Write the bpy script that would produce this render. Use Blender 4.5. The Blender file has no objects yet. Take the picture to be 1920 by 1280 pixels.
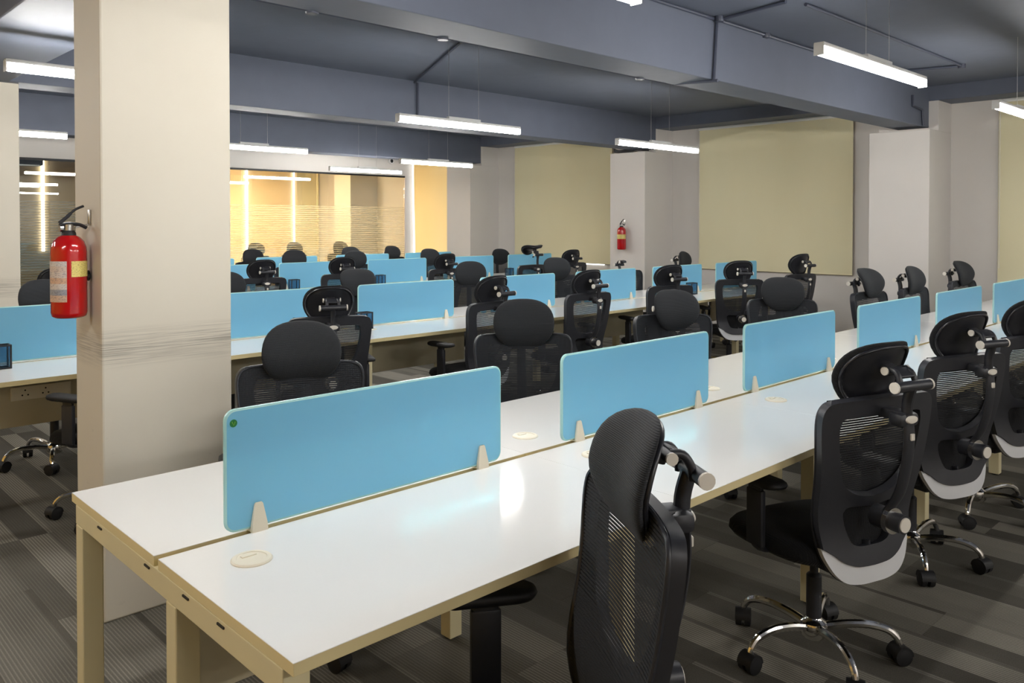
import bpy, bmesh, math, random
from mathutils import Vector, Matrix
from mathutils.geometry import delaunay_2d_cdt

# ------------------------------------------------------------------ camera, world, exposure
scene = bpy.context.scene
C = scene.collection
YAW, PITCH, CAM_Z, FPX = 0.8023, 0.016, 1.5103, 1530.4
cam_d = bpy.data.cameras.new('camera')
cam = bpy.data.objects.new('camera', cam_d)
C.objects.link(cam)
cam.location = (0, 0, CAM_Z)
_fw = Vector((math.cos(YAW) * math.cos(PITCH), math.sin(YAW) * math.cos(PITCH), -math.sin(PITCH)))
cam.rotation_euler = _fw.to_track_quat('-Z', 'Y').to_euler()
cam_d.sensor_fit = 'HORIZONTAL'
cam_d.sensor_width = 36.0
cam_d.lens = FPX / 1920 * 36
cam_d.shift_y = -(640 - (418.6 + FPX * math.tan(PITCH))) / 1920
cam_d.clip_start = 0.05
scene.camera = cam

world = bpy.data.worlds.new('world')
scene.world = world
world.use_nodes = True
world.node_tree.nodes['Background'].inputs[0].default_value = (0.5, 0.55, 0.65, 1)
world.node_tree.nodes['Background'].inputs[1].default_value = 0.0

scene.view_settings.view_transform = 'Standard'
scene.view_settings.look = 'None'
scene.view_settings.gamma = 1.0
scene.view_settings.use_curve_mapping = False
scene.view_settings.exposure = 0.42

LAMP = 76.0          # radiance of the pendant diffusers
WARM = 85.0          # radiance of the warm office downlights

# ------------------------------------------------------------------ materials
MATS = {}
def lin(r, g, b):
    f = lambda c: (c / 255) / 12.92 if c <= 10.3 else (((c / 255) + 0.055) / 1.055) ** 2.4
    return (f(r), f(g), f(b), 1)

class NT:
    def __init__(s, m):
        m.use_nodes = True
        s.t = m.node_tree
        s.b = s.t.nodes['Principled BSDF']
        s.out = s.t.nodes['Material Output']
    def n(s, kind, **kw):
        nd = s.t.nodes.new(kind)
        for k, v in kw.items():
            setattr(nd, k, v)
        return nd
    def l(s, a, b):
        s.t.links.new(a, b)
    def math(s, op, a, b=None, c=None):
        nd = s.n('ShaderNodeMath', operation=op)
        for i, v in enumerate((a, b, c)):
            if v is None:
                continue
            if hasattr(v, 'links'):
                s.l(v, nd.inputs[i])
            else:
                nd.inputs[i].default_value = v
        return nd.outputs[0]
    def ramp(s, fac, stops):
        r = s.n('ShaderNodeValToRGB')
        while len(r.color_ramp.elements) < len(stops):
            r.color_ramp.elements.new(0.5)
        for e, (p, c) in zip(r.color_ramp.elements, stops):
            e.position = p
            e.color = c
        s.l(fac, r.inputs[0])
        return r.outputs[0]
    def noise(s, vec, scale, detail=3.0):
        nd = s.n('ShaderNodeTexNoise')
        nd.inputs['Scale'].default_value = scale
        nd.inputs['Detail'].default_value = detail
        if vec is not None:
            s.l(vec, nd.inputs['Vector'])
        return nd.outputs['Fac']
    def mapped(s, vec, scale=(1, 1, 1)):
        mp = s.n('ShaderNodeMapping')
        mp.inputs['Scale'].default_value = scale
        s.l(vec, mp.inputs[0])
        return mp.outputs[0]
    def bump(s, h, strength, dist=0.01):
        bp = s.n('ShaderNodeBump')
        bp.inputs['Strength'].default_value = strength
        bp.inputs['Distance'].default_value = dist
        s.l(h, bp.inputs['Height'])
        s.l(bp.outputs[0], s.b.inputs['Normal'])
    def mixc(s, fac, a, b):
        nd = s.n('ShaderNodeMix', data_type='RGBA')
        for sock, v in ((nd.inputs[0], fac), (nd.inputs[6], a), (nd.inputs[7], b)):
            if hasattr(v, 'links'):
                s.l(v, sock)
            else:
                sock.default_value = v
        return nd.outputs[2]

def new_mat(name):
    m = bpy.data.materials.new(name)
    MATS[name] = m
    return m, NT(m)

def simple(name, col, rough=0.5, metal=0.0, noise=0.0, nscale=30, bump=0.0, spec=0.5, coat=0.0):
    m, t = new_mat(name)
    t.b.inputs['Base Color'].default_value = col
    t.b.inputs['Roughness'].default_value = rough
    t.b.inputs['Metallic'].default_value = metal
    t.b.inputs['Specular IOR Level'].default_value = spec
    t.b.inputs['Coat Weight'].default_value = coat
    t.b.inputs['Coat Roughness'].default_value = 0.05
    if noise or bump:
        tc = t.n('ShaderNodeTexCoord')
        f = t.noise(tc.outputs['Object'], nscale)
        if noise:
            d = tuple(c * (1 - noise) for c in col[:3]) + (1,)
            u = tuple(min(1, c * (1 + noise)) for c in col[:3]) + (1,)
            t.l(t.mixc(f, d, u), t.b.inputs['Base Color'])
        if bump:
            t.bump(f, bump)
    return m

simple('wall_paint', lin(214, 209, 203), 0.65, noise=0.03, nscale=3)
simple('ceiling_paint', lin(93, 99, 113), 0.6, noise=0.08, nscale=6, bump=0.15)
simple('laminate_white', lin(232, 231, 227), 0.09, noise=0.008, nscale=2, spec=0.4)
simple('edge_band', lin(222, 206, 156), 0.4, noise=0.03, nscale=8)
simple('cream_metal', lin(216, 205, 165), 0.42, noise=0.03, nscale=9)
simple('cream_panel', lin(200, 190, 160), 0.5, noise=0.03, nscale=7)
simple('cream_plastic', lin(232, 224, 203), 0.35)
simple('black_plastic', lin(40, 41, 46), 0.42, noise=0.1, nscale=60)
simple('black_shell', lin(34, 35, 40), 0.3)
simple('black_rubber', lin(16, 16, 18), 0.6)
simple('chrome', (0.78, 0.76, 0.73, 1), 0.12, metal=1.0)
simple('steel', (0.55, 0.54, 0.52, 1), 0.3, metal=1.0)
simple('lumbar_grey', lin(205, 206, 207), 0.4)
simple('cap_grey', lin(222, 216, 204), 0.35)
simple('dark_slot', lin(40, 36, 28), 0.7)
simple('red_enamel', lin(178, 8, 14), 0.16, coat=0.6)
simple('conduit_paint', lin(62, 67, 82), 0.45)
simple('cable_black', lin(24, 25, 30), 0.5)
simple('warm_bounce_wall', lin(236, 190, 96), 0.6, noise=0.03, nscale=3)  # ochre made up for warm bounce onto the column's left face
simple('cream_wall', lin(236, 212, 172), 0.6, noise=0.02, nscale=3)
simple('white_metal', lin(225, 225, 222), 0.4)
simple('gasket_black', lin(18, 18, 20), 0.5)
simple('green_sticker', lin(20, 120, 50), 0.5)
simple('sticker_mark', lin(120, 190, 60), 0.5)

# painted column: scuffed by chair backs
def column_mat():
    m, t = new_mat('column_paint')
    tc = t.n('ShaderNodeTexCoord')
    sep = t.n('ShaderNodeSeparateXYZ')
    t.l(tc.outputs['Object'], sep.inputs[0])
    z = sep.outputs[2]
    d = t.math('ABSOLUTE', t.math('SUBTRACT', z, 1.035))
    band = t.math('SUBTRACT', 1.0, t.math('MULTIPLY', d, 12.0))
    band = t.math('MAXIMUM', band, 0.0)
    sv = t.mapped(tc.outputs['Object'], (3.0, 3.0, 210))
    scr = t.noise(sv, 1.6, 6)
    scr = t.math('MULTIPLY', t.math('SUBTRACT', scr, 0.40), 3.4)
    scr = t.math('MAXIMUM', scr, 0.0)
    patch = t.math('MINIMUM', t.math('MULTIPLY', t.noise(tc.outputs['Object'], 7.0, 4), 1.7), 1.0)
    fac = t.math('MINIMUM', t.math('MULTIPLY', t.math('MULTIPLY', scr, patch), t.math('POWER', band, 0.8)), 0.6)
    low = t.noise(t.mapped(tc.outputs['Object'], (5, 5, 14)), 2.5, 6)
    low = t.math('MAXIMUM', t.math('MULTIPLY', t.math('SUBTRACT', low, 0.66), 5.0), 0.0)
    lowmask = t.math('MAXIMUM', t.math('SUBTRACT', 1.0, t.math('MULTIPLY', t.math('ABSOLUTE', t.math('SUBTRACT', z, 0.62)), 4.0)), 0.0)
    foot = t.math('MAXIMUM', t.math('SUBTRACT', 1.0, t.math('MULTIPLY', z, 9.0)), 0.0)
    fac = t.math('ADD', fac, t.math('MULTIPLY', low, t.math('MULTIPLY', t.math('ADD', lowmask, foot), 0.5)))
    fac = t.math('MINIMUM', fac, 0.7)
    soft = t.noise(tc.outputs['Object'], 2.5)
    base = t.mixc(soft, lin(200, 193, 177), lin(208, 202, 187))
    t.l(t.mixc(fac, base, lin(112, 106, 98)), t.b.inputs['Base Color'])
    t.b.inputs['Roughness'].default_value = 0.6
    return m
column_mat()

def carpet_mat(name, island):
    m, t = new_mat(name)
    if island:
        rnd = t.n('ShaderNodeNewGeometry').outputs['Random Per Island']
    else:
        rnd = t.n('ShaderNodeObjectInfo').outputs['Random']
    pos = t.n('ShaderNodeNewGeometry').outputs['Position']
    sep = t.n('ShaderNodeSeparateXYZ')
    t.l(pos, sep.inputs[0])
    x = sep.outputs[0]
    cell = t.math('FLOOR', t.math('MULTIPLY', x, 8.0))
    wn = t.n('ShaderNodeTexWhiteNoise', noise_dimensions='2D')
    cmb = t.n('ShaderNodeCombineXYZ')
    t.l(cell, cmb.inputs[0])
    t.l(t.math('MULTIPLY', rnd, 37.0), cmb.inputs[1])
    t.l(cmb.outputs[0], wn.inputs[0])
    band = wn.outputs['Value']
    line = t.math('SINE', t.math('MULTIPLY', x, 2 * math.pi / 0.0125))
    line = t.math('MULTIPLY', t.math('ADD', line, 1.0), 0.5)
    fiber = t.noise(pos, 260, 2)
    blot = t.noise(t.mapped(pos, (2.2, 1.0, 1)), 2.4, 4)
    base = t.ramp(t.math('ADD', t.math('MULTIPLY', band, 0.6), t.math('MULTIPLY', blot, 0.42)),
                  [(0.15, lin(78, 75, 68)), (0.5, lin(98, 95, 87)), (0.85, lin(124, 120, 110))])
    amp = t.math('MULTIPLY', t.math('MAXIMUM', t.math('SUBTRACT', band, 0.35), 0.0), 0.85)
    lines = t.math('MULTIPLY', t.math('POWER', line, 3.0), amp)
    col = t.mixc(lines, base, lin(190, 184, 170))
    dk = t.mixc(fiber, (0.55, 0.55, 0.55, 1), (1.25, 1.25, 1.25, 1))
    mul = t.n('ShaderNodeMix', data_type='RGBA', blend_type='MULTIPLY')
    mul.inputs[0].default_value = 1.0
    t.l(col, mul.inputs[6])
    t.l(dk, mul.inputs[7])
    t.l(mul.outputs[2], t.b.inputs['Base Color'])
    t.b.inputs['Roughness'].default_value = 0.95
    t.b.inputs['Specular IOR Level'].default_value = 0.1
    t.bump(t.math('ADD', fiber, line), 0.25, 0.004)
carpet_mat('carpet', False)
carpet_mat('carpet_far', True)

def blind_mat():
    m, t = new_mat('blind_fabric')
    tc = t.n('ShaderNodeTexCoord')
    f = t.noise(t.mapped(tc.outputs['Object'], (1, 1.2, 0.5)), 1.5)
    t.l(t.mixc(f, lin(224, 215, 176), lin(232, 224, 188)), t.b.inputs['Base Color'])
    t.b.inputs['Roughness'].default_value = 0.8
    w = t.noise(tc.outputs['Object'], 220, 1)
    t.bump(w, 0.1, 0.002)
blind_mat()

def screen_mat(name, body, tint, opacity):
    m, t = new_mat(name)
    t.b.inputs['Base Color'].default_value = body
    t.b.inputs['Roughness'].default_value = 0.22
    tr = t.n('ShaderNodeBsdfTransparent')
    tr.inputs[0].default_value = tint
    tl = t.n('ShaderNodeBsdfTranslucent')
    tl.inputs[0].default_value = body
    m1 = t.n('ShaderNodeMixShader')
    m1.inputs[0].default_value = 0.25
    t.l(t.b.outputs[0], m1.inputs[1])
    t.l(tl.outputs[0], m1.inputs[2])
    m2 = t.n('ShaderNodeMixShader')
    m2.inputs[0].default_value = opacity
    t.l(tr.outputs[0], m2.inputs[1])
    t.l(m1.outputs[0], m2.inputs[2])
    t.l(m2.outputs[0], t.out.inputs[0])
    return m
screen_mat('screen_blue', lin(158, 219, 248), (0.34, 0.84, 0.92, 1), 0.79)
screen_mat('screen_rim', lin(196, 236, 232), (0.7, 0.95, 0.95, 1), 0.9)
screen_mat('smoke_plastic', lin(80, 100, 120), (0.75, 0.84, 0.9, 1), 0.14)

def glass_mat():
    m, t = new_mat('clear_glass')
    tr = t.n('ShaderNodeBsdfTransparent')
    tr.inputs[0].default_value = (0.93, 0.95, 0.94, 1)
    gl = t.n('ShaderNodeBsdfGlossy')
    gl.inputs['Roughness'].default_value = 0.0
    fr = t.n('ShaderNodeFresnel')
    fr.inputs[0].default_value = 1.5
    mx = t.n('ShaderNodeMixShader')
    t.l(t.math('MULTIPLY', fr.outputs[0], 1.6), mx.inputs[0])
    t.l(tr.outputs[0], mx.inputs[1])
    t.l(gl.outputs[0], mx.inputs[2])
    t.l(mx.outputs[0], t.out.inputs[0])
glass_mat()

def film_mat():
    # frosted vinyl cut in horizontal stripes, clear gaps between
    m, t = new_mat('frosted_film')
    t.b.inputs['Base Color'].default_value = lin(225, 220, 205)
    t.b.inputs['Roughness'].default_value = 0.5
    tc = t.n('ShaderNodeTexCoord')
    sep = t.n('ShaderNodeSeparateXYZ')
    t.l(tc.outputs['Object'], sep.inputs[0])
    fr = t.math('FRACT', t.math('MULTIPLY', sep.outputs[2], 1 / 0.034))
    on = t.math('GREATER_THAN', fr, 0.36)
    fac = t.math('MULTIPLY', on, 0.30)
    tl = t.n('ShaderNodeBsdfTranslucent')
    tl.inputs[0].default_value = lin(240, 236, 222)
    m0 = t.n('ShaderNodeMixShader')
    m0.inputs[0].default_value = 0.6
    t.l(t.b.outputs[0], m0.inputs[1])
    t.l(tl.outputs[0], m0.inputs[2])
    tr = t.n('ShaderNodeBsdfTransparent')
    mx = t.n('ShaderNodeMixShader')
    t.l(fac, mx.inputs[0])
    t.l(tr.outputs[0], mx.inputs[1])
    t.l(m0.outputs[0], mx.inputs[2])
    t.l(mx.outputs[0], t.out.inputs[0])
film_mat()

def fabric(name, col, rib, axis):
    m, t = new_mat(name)
    tc = t.n('ShaderNodeTexCoord')
    sep = t.n('ShaderNodeSeparateXYZ')
    t.l(tc.outputs['Object'], sep.inputs[0])
    w = t.math('SINE', t.math('MULTIPLY', sep.outputs[axis], 2 * math.pi / rib))
    nz = t.noise(tc.outputs['Object'], 400, 1)
    h = t.math('ADD', t.math('MULTIPLY', w, 0.5), nz)
    t.l(t.mixc(nz, tuple(c * 0.7 for c in col[:3]) + (1,), col), t.b.inputs['Base Color'])
    t.b.inputs['Roughness'].default_value = 0.85
    t.b.inputs['Sheen Weight'].default_value = 0.05
    t.b.inputs['Specular IOR Level'].default_value = 0.3
    t.bump(h, 0.5, 0.002)
fabric('black_fabric', lin(26, 27, 30), 0.006, 0)
fabric('mesh_fabric', lin(38, 40, 43), 0.004, 2)
fabric('mesh_thread', lin(40, 42, 46), 0.003, 0)

def emit(name, col, strength):
    m, t = new_mat(name)
    e = t.n('ShaderNodeEmission')
    e.inputs[0].default_value = col
    e.inputs[1].default_value = strength
    t.l(e.outputs[0], t.out.inputs[0])
emit('lamp_white', (1.0, 0.975, 0.945, 1), LAMP)
emit('lamp_warm', (1.0, 0.76, 0.45, 1), WARM)
emit('led_strip', (1.0, 0.95, 0.86, 1), 5.0)
emit('led_jamb', (1.0, 0.96, 0.9, 1), 2.2)
emit('led_strip_dim', (1.0, 0.93, 0.78, 1), 4.0)
emit('daylight_gap', (0.95, 0.97, 1.0, 1), 2.5)

def label_mat():
    m, t = new_mat('paper_label')
    tc = t.n('ShaderNodeTexCoord')
    sep = t.n('ShaderNodeSeparateXYZ')
    t.l(tc.outputs['Object'], sep.inputs[0])
    z = sep.outputs[2]
    blocks = t.n('ShaderNodeTexWhiteNoise', noise_dimensions='1D')
    t.l(t.math('FLOOR', t.math('MULTIPLY', z, 46.0)), blocks.inputs['W'])
    ink = t.noise(t.mapped(tc.outputs['Object'], (120, 120, 420)), 1.0, 3)
    txt = t.math('GREATER_THAN', ink, 0.58)
    c = t.ramp(blocks.outputs['Value'], [(0.0, lin(150, 152, 160)), (0.5, lin(205, 200, 196)), (0.85, lin(205, 168, 142))])
    t.l(t.mixc(t.math('MULTIPLY', txt, 0.5), c, lin(70, 70, 90)), t.b.inputs['Base Color'])
    t.b.inputs['Roughness'].default_value = 0.3
    m2, t = new_mat('yellow_label')
    tc = t.n('ShaderNodeTexCoord')
    ink = t.noise(t.mapped(tc.outputs['Object'], (160, 160, 560)), 1.0, 3)
    txt = t.math('GREATER_THAN', ink, 0.56)
    t.l(t.mixc(t.math('MULTIPLY', txt, 0.55), lin(222, 205, 120), lin(120, 80, 30)), t.b.inputs['Base Color'])
    t.b.inputs['Roughness'].default_value = 0.4
label_mat()

# ------------------------------------------------------------------ mesh helpers
class MB:
    def __init__(s):
        s.v, s.f, s.m = [], [], []
    def add(s, verts, faces, mi=0):
        o = len(s.v)
        s.v += [tuple(p) for p in verts]
        s.f += [tuple(i + o for i in q) for q in faces]
        s.m += [mi] * len(faces)
        return s
    def box(s, c, d, bev=0.0, rot=None, mi=0, top_mi=None):
        bm = bmesh.new()
        bmesh.ops.create_cube(bm, size=1.0)
        bmesh.ops.scale(bm, vec=d, verts=bm.verts)
        if bev > 0:
            bmesh.ops.bevel(bm, geom=bm.edges[:], offset=bev, segments=2, affect='EDGES', profile=0.5)
        if rot is not None:
            bmesh.ops.rotate(bm, cent=(0, 0, 0), matrix=rot, verts=bm.verts)
        bmesh.ops.translate(bm, vec=c, verts=bm.verts)
        bm.normal_update()
        bm.verts.index_update()
        o = len(s.v)
        s.v += [tuple(v.co) for v in bm.verts]
        for fc in bm.faces:
            s.f.append(tuple(v.index + o for v in fc.verts))
            s.m.append(top_mi if (top_mi is not None and fc.normal.z > 0.1) else mi)
        bm.free()
        return s
    def tube(s, path, r, seg=10, flat=1.0, up=(0, 0, 1), caps=True, mi=0):
        pts = [Vector(p) for p in path]
        n = len(pts)
        rs = r if isinstance(r, (list, tuple)) else [r] * n
        vs, fs = [], []
        prev = None
        for i, p in enumerate(pts):
            t = (pts[min(i + 1, n - 1)] - pts[max(i - 1, 0)]).normalized()
            if prev is None:
                a = Vector(up)
                if abs(a.dot(t)) > 0.95:
                    a = Vector((1, 0, 0))
                x = (a - t * a.dot(t)).normalized()
            else:
                x = (prev - t * prev.dot(t)).normalized()
            prev = x
            y = t.cross(x)
            for k in range(seg):
                an = 2 * math.pi * k / seg
                vs.append(p + x * (math.cos(an) * rs[i] * flat) + y * (math.sin(an) * rs[i]))
        for i in range(n - 1):
            for k in range(seg):
                k2 = (k + 1) % seg
                fs.append((i * seg + k, i * seg + k2, (i + 1) * seg + k2, (i + 1) * seg + k))
        if caps:
            fs.append(tuple(reversed(range(seg))))
            fs.append(tuple(range((n - 1) * seg, n * seg)))
        return s.add(vs, fs, mi)
    def cyl(s, a, b, r, seg=16, mi=0, r2=None):
        return s.tube([a, b], [r, r if r2 is None else r2], seg, mi=mi)
    def lathe(s, prof, c=(0, 0, 0), seg=24, mat=None, mi=0):
        vs, fs = [], []
        M = mat or Matrix.Identity(3)
        for (r, z) in prof:
            for k in range(seg):
                an = 2 * math.pi * k / seg
                vs.append(Vector(c) + M @ Vector((r * math.cos(an), r * math.sin(an), z)))
        for i in range(len(prof) - 1):
            for k in range(seg):
                k2 = (k + 1) % seg
                fs.append((i * seg + k, i * seg + k2, (i + 1) * seg + k2, (i + 1) * seg + k))
        fs.append(tuple(reversed(range(seg))))
        fs.append(tuple(range((len(prof) - 1) * seg, len(prof) * seg)))
        return s.add(vs, fs, mi)
    def prism(s, poly, fn, d0, d1, mi=0, side_mi=None):
        # poly in 2D; fn(a, b, d) -> 3D
        n = len(poly)
        vs = [fn(a, b, d0) for a, b in poly] + [fn(a, b, d1) for a, b in poly]
        s.add(vs, [tuple(range(n)), tuple(reversed(range(n, 2 * n)))], mi)
        s.add(vs, [(i, i + n, (i + 1) % n + n, (i + 1) % n) for i in range(n)], mi if side_mi is None else side_mi)
        return s
    def obj(s, name, mats, parent=None, loc=(0, 0, 0), smooth=35):
        me = bpy.data.meshes.new(name)
        me.from_pydata(s.v, [], s.f)
        if isinstance(mats, str):
            mats = [mats]
        for m in mats:
            me.materials.append(MATS[m])
        me.polygons.foreach_set('material_index', s.m)
        bm = bmesh.new()
        bm.from_mesh(me)
        bmesh.ops.remove_doubles(bm, verts=bm.verts, dist=1e-6)
        bmesh.ops.recalc_face_normals(bm, faces=bm.faces)
        bm.to_mesh(me)
        bm.free()
        if smooth:
            me.polygons.foreach_set('use_smooth', [True] * len(me.polygons))
            me.set_sharp_from_angle(angle=math.radians(smooth))
        me.update()
        o = bpy.data.objects.new(name, me)
        C.objects.link(o)
        o.location = loc
        if parent:
            o.parent = parent
        return o

def inst(src, name, parent=None, loc=(0, 0, 0), rot=(0, 0, 0)):
    o = bpy.data.objects.new(name, src.data)
    C.objects.link(o)
    o.location = loc
    o.rotation_euler = rot
    o.parent = parent
    return o
def empty(name, loc=(0, 0, 0), rz=0.0):
    o = bpy.data.objects.new(name, None)
    o.empty_display_size = 0.1
    C.objects.link(o)
    o.location = loc
    o.rotation_euler = (0, 0, rz)
    return o
def tag(o, label, cat, group=None):
    o['label'] = label
    o['category'] = cat
    if group:
        o['group'] = group
    return o
def struct(o, label=None):
    o['kind'] = 'structure'
    if label:
        o['label'] = label
    return o
def kids(o):
    return [c for c in bpy.data.objects if c.parent == o]
def copy_tree(o, parent=None, children=None):
    c = o.copy()
    C.objects.link(c)
    c.parent = parent
    for ch in children.get(o, ()):
        copy_tree(ch, c, children)
    return c
def child_map(root):
    mp = {}
    for ob in bpy.data.objects:
        if ob.parent:
            mp.setdefault(ob.parent, []).append(ob)
    return mp

def catmull(pts, n=6, closed=False):
    out = []
    N = len(pts)
    rng = range(N) if closed else range(N - 1)
    for i in rng:
        g = (lambda k: pts[k % N]) if closed else (lambda k: pts[max(0, min(N - 1, k))])
        p0, p1, p2, p3 = g(i - 1), g(i), g(i + 1), g(i + 2)
        for j in range(n):
            t = j / n
            out.append(tuple(0.5 * ((2 * b) + (-a + c) * t + (2 * a - 5 * b + 4 * c - d) * t * t + (-a + 3 * b - 3 * c + d) * t ** 3)
                             for a, b, c, d in zip(p0, p1, p2, p3)))
    if not closed:
        out.append(tuple(pts[-1]))
    return out
def mirror(half):      # half from (0, bottom) to (0, top) on +x; returns closed loop
    return half + [(-x, y) for x, y in reversed(half) if abs(x) > 1e-6]
def inside(p, poly):
    x, y = p
    r = False
    n = len(poly)
    for i in range(n):
        x1, y1 = poly[i]
        x2, y2 = poly[(i + 1) % n]
        if (y1 > y) != (y2 > y) and x < (x2 - x1) * (y - y1) / (y2 - y1) + x1:
            r = not r
    return r
def rrect(x0, y0, x1, y1, r, n=5):
    out = []
    for cx, cy, a0 in ((x1 - r, y1 - r, 0), (x0 + r, y1 - r, 90), (x0 + r, y0 + r, 180), (x1 - r, y0 + r, 270)):
        for k in range(n + 1):
            a = math.radians(a0 + 90 * k / n)
            out.append((cx + r * math.cos(a), cy + r * math.sin(a)))
    return out
def sheet(mb, outer, holes, fn, thick, step=0.03, mi=0):
    """plate with holes, bent by fn(a, b) -> (front point, normal)"""
    pts, edges = [], []
    for loop in [outer] + holes:
        o = len(pts)
        pts += [Vector(p) for p in loop]
        edges += [(o + i, o + (i + 1) % len(loop)) for i in range(len(loop))]
    xs = [p[0] for p in outer]
    ys = [p[1] for p in outer]
    y = min(ys) + step * 0.5
    while y < max(ys):
        x = min(xs) + step * 0.5
        while x < max(xs):
            if inside((x, y), outer) and not any(inside((x, y), h) for h in holes):
                if min((Vector((x, y)) - q).length for q in pts[:sum(len(l) for l in [outer] + holes)]) > step * 0.45:
                    pts.append(Vector((x, y)))
            x += step
        y += step
    vs, es, fs, _, _, _ = delaunay_2d_cdt(pts, edges, [], 0, 1e-5)
    tris = []
    for t in fs:
        cx = sum(vs[i].x for i in t) / len(t)
        cy = sum(vs[i].y for i in t) / len(t)
        if inside((cx, cy), outer) and not any(inside((cx, cy), h) for h in holes):
            tris.append(tuple(t))
    A, B = [], []
    for p in vs:
        q, nrm = fn(p.x, p.y)
        A.append(q)
        B.append(q - nrm * thick)
    n = len(A)
    cnt = {}
    for t in tris:
        for i in range(len(t)):
            e = (t[i], t[(i + 1) % len(t)])
            cnt[tuple(sorted(e))] = cnt.get(tuple(sorted(e)), []) + [e]
    faces = tris + [tuple(i + n for i in reversed(t)) for t in tris]
    for k, l in cnt.items():
        if len(l) == 1:
            a, b = l[0]
            faces.append((b, a, a + n, b + n))
    mb.add(A + B, faces, mi)
    return mb

RX = lambda a: Matrix.Rotation(a, 3, 'X')
RY = lambda a: Matrix.Rotation(a, 3, 'Y')
RZ = lambda a: Matrix.Rotation(a, 3, 'Z')

# ------------------------------------------------------------------ the room
X0, X1, Y0, Y1 = -2.6, 9.86, -3.4, 16.6
CEIL, BEAM = 3.0, 2.55
YP = 11.8             # glass partition
XU, XP = 9.46, 9.2    # edge beam face, pillar face

floor = MB().box(((X0 + X1) / 2, (Y0 + Y1) / 2, -0.056), (X1 - X0, Y1 - Y0, 0.1)).obj('floor', 'carpet_far', smooth=0)
struct(floor, 'grey striped carpet tile floor')
# carpet planks: 0.25 x 1.0 m
def proj(x, y, z=0.0):
    ca, sa = math.cos(YAW), math.sin(YAW)
    D = x * ca + y * sa
    R = x * sa - y * ca
    if D < 0.3:
        return None
    return 960 + FPX * R / D, 418.6 + FPX * (CAM_Z - z) / D, D
planks = []
ci = 0
x = X0
while x < X1 - 0.02:
    w = min(0.25, X1 - x)
    y = Y0 - (ci * 0.37 % 1.0)
    while y < Y1:
        ya, yb = max(y, Y0), min(y + 1.0, Y1)
        if yb - ya > 0.02:
            planks.append((x, ya, w, yb - ya))
        y += 1.0
    x += 0.25
    ci += 1
def plank_score(p):
    best = None
    for fx in (0, 0.5, 1):
        for fy in (0, 0.25, 0.5, 0.75, 1):
            q = proj(p[0] + fx * p[2], p[1] + fy * p[3])
            if q and -20 < q[0] < 1940 and q[1] < 1320:
                best = q[2] if best is None else min(best, q[2])
    return 99 if best is None else best
planks.sort(key=plank_score)
pmesh = {}
far = MB()
for i, (px, py, w, l) in enumerate(planks):
    if i < 290:
        key = (round(w, 3), round(l, 3))
        if key not in pmesh:
            pmesh[key] = MB().box((0, 0, -0.003), (w - 0.0012, l - 0.0012, 0.006)).obj('carpet_plank', 'carpet', floor, (px + w / 2, py + l / 2, 0), smooth=0)
        else:
            inst(pmesh[key], 'carpet_plank', floor, (px + w / 2, py + l / 2, 0))
    else:
        far.box((px + w / 2, py + l / 2, -0.003), (w - 0.0012, l - 0.0012, 0.006))
fo = far.obj('carpet_planks_far', 'carpet_far', floor, smooth=0)
fo['kind'] = 'stuff'

struct(MB().box(((X0 + X1) / 2, (Y0 + Y1) / 2, CEIL + 0.06), (X1 - X0 + 0.4, Y1 - Y0 + 0.4, 0.12)).obj('ceiling', 'ceiling_paint', smooth=0),
       'dark slate painted concrete ceiling slab')
tn = [0]
def trim(mb, mats, label):
    tn[0] += 1
    return struct(mb.obj('trim_%d' % tn[0], mats, smooth=0), label)
for (ya, yb, lab) in ((3.25, 3.575, 'nearest dark ceiling beam above the front bench'),
                      (6.87, 7.18, 'middle dark ceiling beam'),
                      (10.56, 10.9, 'farthest dark ceiling beam in front of the glass offices')):
    trim(MB().box(((X0 + XU) / 2, (ya + yb) / 2, (BEAM + CEIL) / 2 + 0.01), (XU - X0, yb - ya, CEIL - BEAM + 0.02), 0.006), 'ceiling_paint', lab)
# beam between the free-standing columns, and the edge beam along the window wall
trim(MB().box((1.27, (3.575 + 6.87) / 2, (BEAM + CEIL) / 2 + 0.01), (0.5, 6.87 - 3.575, CEIL - BEAM + 0.02), 0.006), 'ceiling_paint', 'dark cross beam joining the two columns')
trim(MB().box(((XU + X1) / 2, (Y0 + Y1) / 2, (2.84 + CEIL) / 2 + 0.01), (X1 - XU, Y1 - Y0, CEIL - 2.84 + 0.02), 0.004), 'ceiling_paint', 'dark edge beam along the window wall')

struct(MB().box((X1 + 0.1, (Y0 + Y1) / 2, CEIL / 2), (0.2, Y1 - Y0, CEIL)).obj('wall_right', 'wall_paint', smooth=0), 'off white window wall')
struct(MB().box((X0 - 0.1, (Y0 + Y1) / 2, CEIL / 2), (0.2, Y1 - Y0, CEIL)).obj('wall_left', 'warm_bounce_wall', smooth=0), 'unseen side wall, ochre added to bounce warm light')  # out of view; its ochre is added to reflect warm light
struct(MB().box(((X0 + X1) / 2, Y0 - 0.1, CEIL / 2), (X1 - X0, 0.2, CEIL)).obj('wall_front', 'wall_paint', smooth=0), 'off white wall behind the viewer')
struct(MB().box(((X0 + X1) / 2, Y1 + 0.1, CEIL / 2), (X1 - X0, 0.2, CEIL)).obj('wall_back', 'cream_wall', smooth=0), 'cream end wall of the glass offices')

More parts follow.
